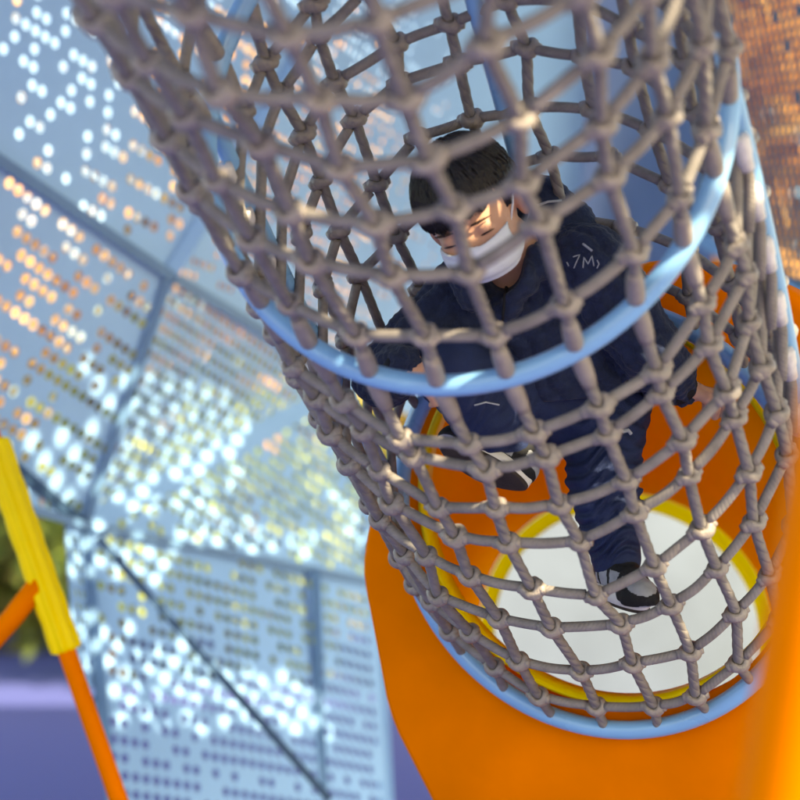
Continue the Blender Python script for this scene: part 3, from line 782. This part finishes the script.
K.f[:] = d; mv, mf = K.mesh(1); mask = obj('face_mask', W(mv), mf, M['mask'], kid)
for sx in (-1, 1):
    for y0, pth in ((-.022, [(.057, -.024, .028), (.069, -.004, .016), (.079, .020, -.002), (.079, .024, -.020)]), (-.08, [(.054, -.066, .030), (.066, -.052, .012), (.076, -.038, -.006), (.079, -.020, -.022)])):
        mb = MB(); mb.add(*tube(W([hd_(sx*a, b, c) for a, b, c in pth]), .0017, 6)); mb.obj('ear_loop', M['mask'], mask)

# --- cardigan with hood
C = Field(q3(335, 440, 3.1), [q3(720, 150, 2.9)[0], q3(600, 165, 2.9)[1], -2.35], .0030)
C.chain([q3(520, 290, 2.87), q3(545, 335, 2.88), q3(578, 380, 2.88), q3(588, 402, 2.88)], [.098, .102, .104, .100], .05)
C.ell(q3(478, 318, 2.86), (.075, .085, .08), None, .05)
C.chain([q3(560, 270, 2.86), Ls, Le*.6+Ls*.4, Le], [.07, .062, .053, .047], .03); C.chain([Le, Le*.35+Lw*.65, Lw*1.03-Le*.03], [.047, .041, .030], .02)
C.chain([q3(490, 290, 2.86), Rs, Rs*.45+Re*.55, Re], [.07, .060, .052, .046], .03); C.chain([Re, Re*.35+Rw*.65, Rw*1.02-Re*.02], [.046, .039, .029], .02)
C.chain([q3(512, 225, 2.90), q3(540, 204, 2.90), q3(562, 226, 2.88), q3(548, 262, 2.84)], [.03, .040, .042, .035], .03)     # hood rolled behind the neck
C.chain([q3(538, 262, 2.78), q3(521, 285, 2.75), q3(507, 312, 2.75)], [.026, .024, .02], .02)                             # collar edge
C.chain([q3(476, 262, 2.80), q3(462, 275, 2.76), q3(474, 300, 2.75)], [.022, .022, .02], .02)
sl, X = C.grid(); C.f += .0065*wrinkle(X, 15, 3) + .0050
best = np.full(X.shape[:-1], 9., np.float32); cu = np.zeros_like(best); cv_ = np.zeros_like(best)
for a, b, ra in ((q3(520, 285, 2.87), q3(590, 410, 2.88), .10), (Ls, Le, .05), (Le, Lw, .042), (Rs, Re, .05), (Re, Rw, .04)):
    ax_ = nrm(b-a).astype(np.float32); e_ = nrm(np.cross(ax_, [0.1, .2, 1])).astype(np.float32); g_ = np.cross(ax_, e_)
    r_ = X - a.astype(np.float32); tt = r_ @ ax_; tc_ = np.clip(tt, 0, np.linalg.norm(b-a)); dd = np.linalg.norm(r_ - tc_[..., None]*ax_, axis=-1) - ra
    m_ = dd < best; best[m_] = dd[m_]; cu[m_] = (np.arctan2(r_ @ g_, r_ @ e_)*ra)[m_]; cv_[m_] = tt[m_]
cab = np.abs(np.sin(np.pi*cu/.031 + .38*np.sin(2*np.pi*cv_/.050)*np.sign(np.sin(np.pi*cu/.062))))**.7
C.f -= .0058*cab + .0008*np.sin(2*np.pi*cv_/.013)
wq = np.array(neck-q3(508, 262, 2.78)); C.ell(q3(503, 268, 2.765), (.032, .040, .06), None, .01, sub=True)
C.ell(q3(486, 235, 2.80), (.062, .070, .085), HR, .012, sub=True)
hem = np.where((X[..., 0] > q3(455, 0, 2.8)[0]) & (X[..., 0] < q3(655, 0, 2.8)[0]), (q3(590, 398, 2.85)[1] + .10*(X[..., 0]-q3(590, 0, 2.85)[0])) - X[..., 1], -1)
C.f[:] = np.maximum(C.f, hem)
cv, cf = C.mesh(1); card = obj('cardigan', W(cv), cf, M['knit'], kid)
for a, b in ((Le, Lw), (Re, Rw)):                              # dark ribbed cuffs
    d = nrm(b-a); mb = MB(); n_ = 24; mb.add(*tube(W([b-d*.030, b-d*.026, b-d*.008, b+d*.006, b+d*.008]), [.030, .0325, .030, .0285, .022], 20)); mb.obj('cuff', M['black'], card)

# --- trousers
T = Field(q3(400, 600, 3.1), [q3(690, 300, 2.9)[0], q3(600, 335, 2.9)[1], -2.5], .003)
T.chain([q3(580, 385, 2.90), pelv], [.098, .10], .04)
T.chain([pelv, Lh, Lh*.5+Lk*.5, Lk, Lk*.45+La*.55, La+(La-Lk)*.02], [.085, .068, .058, .052, .047, .040], .03)
T.chain([pelv, Rh, Rh*.45+Rk*.55, Rk, Rk*.45+Ra*.55, Ra], [.085, .068, .058, .052, .047, .041], .03)
sl, X = T.grid(); T.f += .0060*wrinkle(X, 26, 11)
for c_, ax_, sp, am, ln in ((Lk, La-Lk, .055, .0060, .022), (La*.85+Lk*.15, La-Lk, .06, .0065, .017), (Rk*.45+Ra*.55, Ra-Rk, .05, .0045, .022), (Lh*.8+Lk*.2, Lk-Lh, .06, .005, .030), (Lk*.5+La*.5, La-Lk, .05, .003, .026)):
    r_ = X - c_.astype(np.float32); t_ = r_ @ nrm(ax_).astype(np.float32); d2_ = (r_**2).sum(-1)
    T.f += am*np.exp(-d2_/(2*sp*sp))*np.sin(2*np.pi*(t_ + .35*r_[..., 0] + .012*np.sin(r_[..., 0]*70+1) + .2*r_[..., 2])/ln)
for a, k_ in ((La, Lk), (Ra, Rk)):
    d = nrm(a-k_); T.cone(a-d*.006, a+d*.004, .042, .041, .004)
pv, pf = T.mesh(2); pants = obj('trousers', W(pv), pf, M['pants'], kid)
def stroke(me_v, me_f, pxs, r, m, name, parent):
    bvh = BVHTree.FromPolygons([tuple(p_) for p_ in W(me_v)], [tuple(int(i) for i in q_) for q_ in me_f])
    mb = MB(); ok = False
    for line in pxs:
        pts = []
        for i in range(len(line)-1):
            for u in np.linspace(0, 1, 5, endpoint=i == len(line)-2):
                p_ = np.array(line[i])*(1-u)+np.array(line[i+1])*u
                d = nrm(P(p_[0], p_[1], 1)-CAM); h = bvh.ray_cast(Vector(CAM), Vector(d))
                if h[0] is not None: pts.append(np.array(h[0])+np.array(h[1])*.0008)
        if len(pts) > 2: mb.add(*tube(pts, r, 6)); ok = True
    if ok: return mb.obj(name, m, parent)
stroke(cv, cf, [[(573, 257), (580, 255), (576, 263), (574, 268)], [(583, 268), (584, 257), (588, 264), (592, 256), (594, 266)], [(597, 260), (599, 264), (597, 268)], [(567, 262), (569, 266)]], .0009, M['white'], 'shoulder_print', card)
stroke(cv, cf, [[(536, 206), (548, 202), (561, 201)]], .0022, M['white'], 'hood_stripe', card)
stroke(cv, cf, [[(583, 244), (592, 251)]], .0018, M['white'], 'sleeve_stripe', card)
stroke(cv, cf, [[(508, 250), (512, 268), (506, 290), (503, 318), (506, 350)]], .0028, M['black'], 'front_edge', card)
stroke(pv, pf, [[(474, 405), (486, 402), (499, 405)]], .0014, M['white'], 'leg_stripe', pants)
stroke(pv, pf, [[(630, 480), (634, 488), (633, 497)], [(627, 492), (633, 497)], [(622, 432), (628, 430), (631, 434)]], .0032, M['white'], 'knee_print', pants)

# --- shoes
def shoe(ank, toe, up, dark, sc=.88, Ls_=.172):
    """ank: ankle centre; toe: heel->toe direction; up: away from the sole"""
    z = nrm(toe); y = nrm(np.array(up)-(np.array(up) @ z)*z); x = np.cross(y, z); R = np.stack([x, y, z], 1)
    o = ank - (y*.062 + z*.048)*sc                                   # heel point on the sole plane
    at = lambda a, b, c: o + R @ np.array([a, b, c])*sc
    root_f = Field(o-.2, o+.2, .0021)
    F2 = root_f
    F2.chain([at(0, .034, .012), at(0, .034, .06), at(.004, .030, .105), at(.004, .026, .140)], [0.0255, 0.0273, 0.0264, 0.0229], .02)
    F2.chain([at(0, .045, .014), at(0, .075, .020)], [0.0255, 0.0264], .02); F2.chain([at(0, .050, .045), at(0, .074, .040)], [0.0264, 0.0273], .02)
    F2.chain([at(0, .062, .050), at(.002, .044, .092)], [0.0185, 0.0158], .03)
    F2.ell(at(.004, .026, .146), (0.0308, 0.0238, 0.0282), R, .02)
    F2.ell(at(0, .100, .030), (0.0229, 0.0194, 0.0299), R, .006, sub=True)
    sl, X = F2.grid(); lo = (X-o.astype(np.float32)) @ R.astype(np.float32)/sc
    F2.f[:] = np.maximum(F2.f, .014-lo[..., 1])
    F2.f += .0012*wrinkle(X, 120, 31)
    v1, f1 = F2.mesh(1); lv = (v1-o) @ R/sc
    cen = lv[f1].mean(1)
    cx, cy, cz = cen.T
    cap = ((cx-.004)/.028)**2 + ((cz-.151)/.026)**2 < 1
    side = (np.abs(cx) > .020) & (cz > .035) & (cz < .122) & (cy > .026) & (cy < .062) & (np.abs(((cz+.4*cy) % .034)-.017) < .0125)
    heel = (cz < .012) & (cy > .03) & (cy < .062)
    fm = np.where(cap | side | heel, 1, 0)
    up_o = obj('shoe', W(v1), f1, None, kid, mats=[M['black'], M['shoegrey']], fmat=fm)
    def outline(g, yy):
        q = []
        for k in range(48):
            a = 2*math.pi*k/48; zz = math.cos(a); wdt = (.036+.003*zz-.004*math.cos(2*a))
            q.append(at(math.sin(a)*(wdt+g) + .004*(zz > 0)*zz, yy, Ls_/2-.012+zz*(Ls_/2+.004+g)))
        return q
    def slab(rows, name, m):
        v = []; f = []
        for r_ in rows: v += r_
        for k in range(len(rows)-1):
            for i in range(48): f.append([k*48+i, k*48+(i+1) % 48, (k+1)*48+(i+1) % 48, (k+1)*48+i])
        f.append(list(range(48))[::-1]); f.append([(len(rows)-1)*48+i for i in range(48)])
        obj(name, W(v), f, m, up_o)
    slab([outline(-.004, .004), outline(.0, .006), outline(.001, .022), outline(-.002, .028)], 'midsole', M['sole'])
    slab([outline(-.006, -.002), outline(-.001, .0), outline(-.001, .0055), outline(-.006, .006)], 'outsole', M['outsole'])
    mb = MB()
    for k in range(5):
        zz = .058+.010*k; yy = .079-.0072*k
        mb.add(*tube(W([at(-.020, yy-.010, zz+.003), at(-.010, yy+.003, zz), at(0, yy+.0065, zz+.001), at(.010, yy+.003, zz), at(.020, yy-.010, zz-.003)]), .0026, 7))
    mb.obj('lace', M['white'] if dark else M['shoegrey'], up_o)
shoe(La + np.array([.002, -.012, .005]), [.26, -.17, .9], [.05, .95, .3], False)
shoe(Ra + np.array([.004, -.010, .0]), [-.84, .38, -.15], [.32, .66, -.62], True)
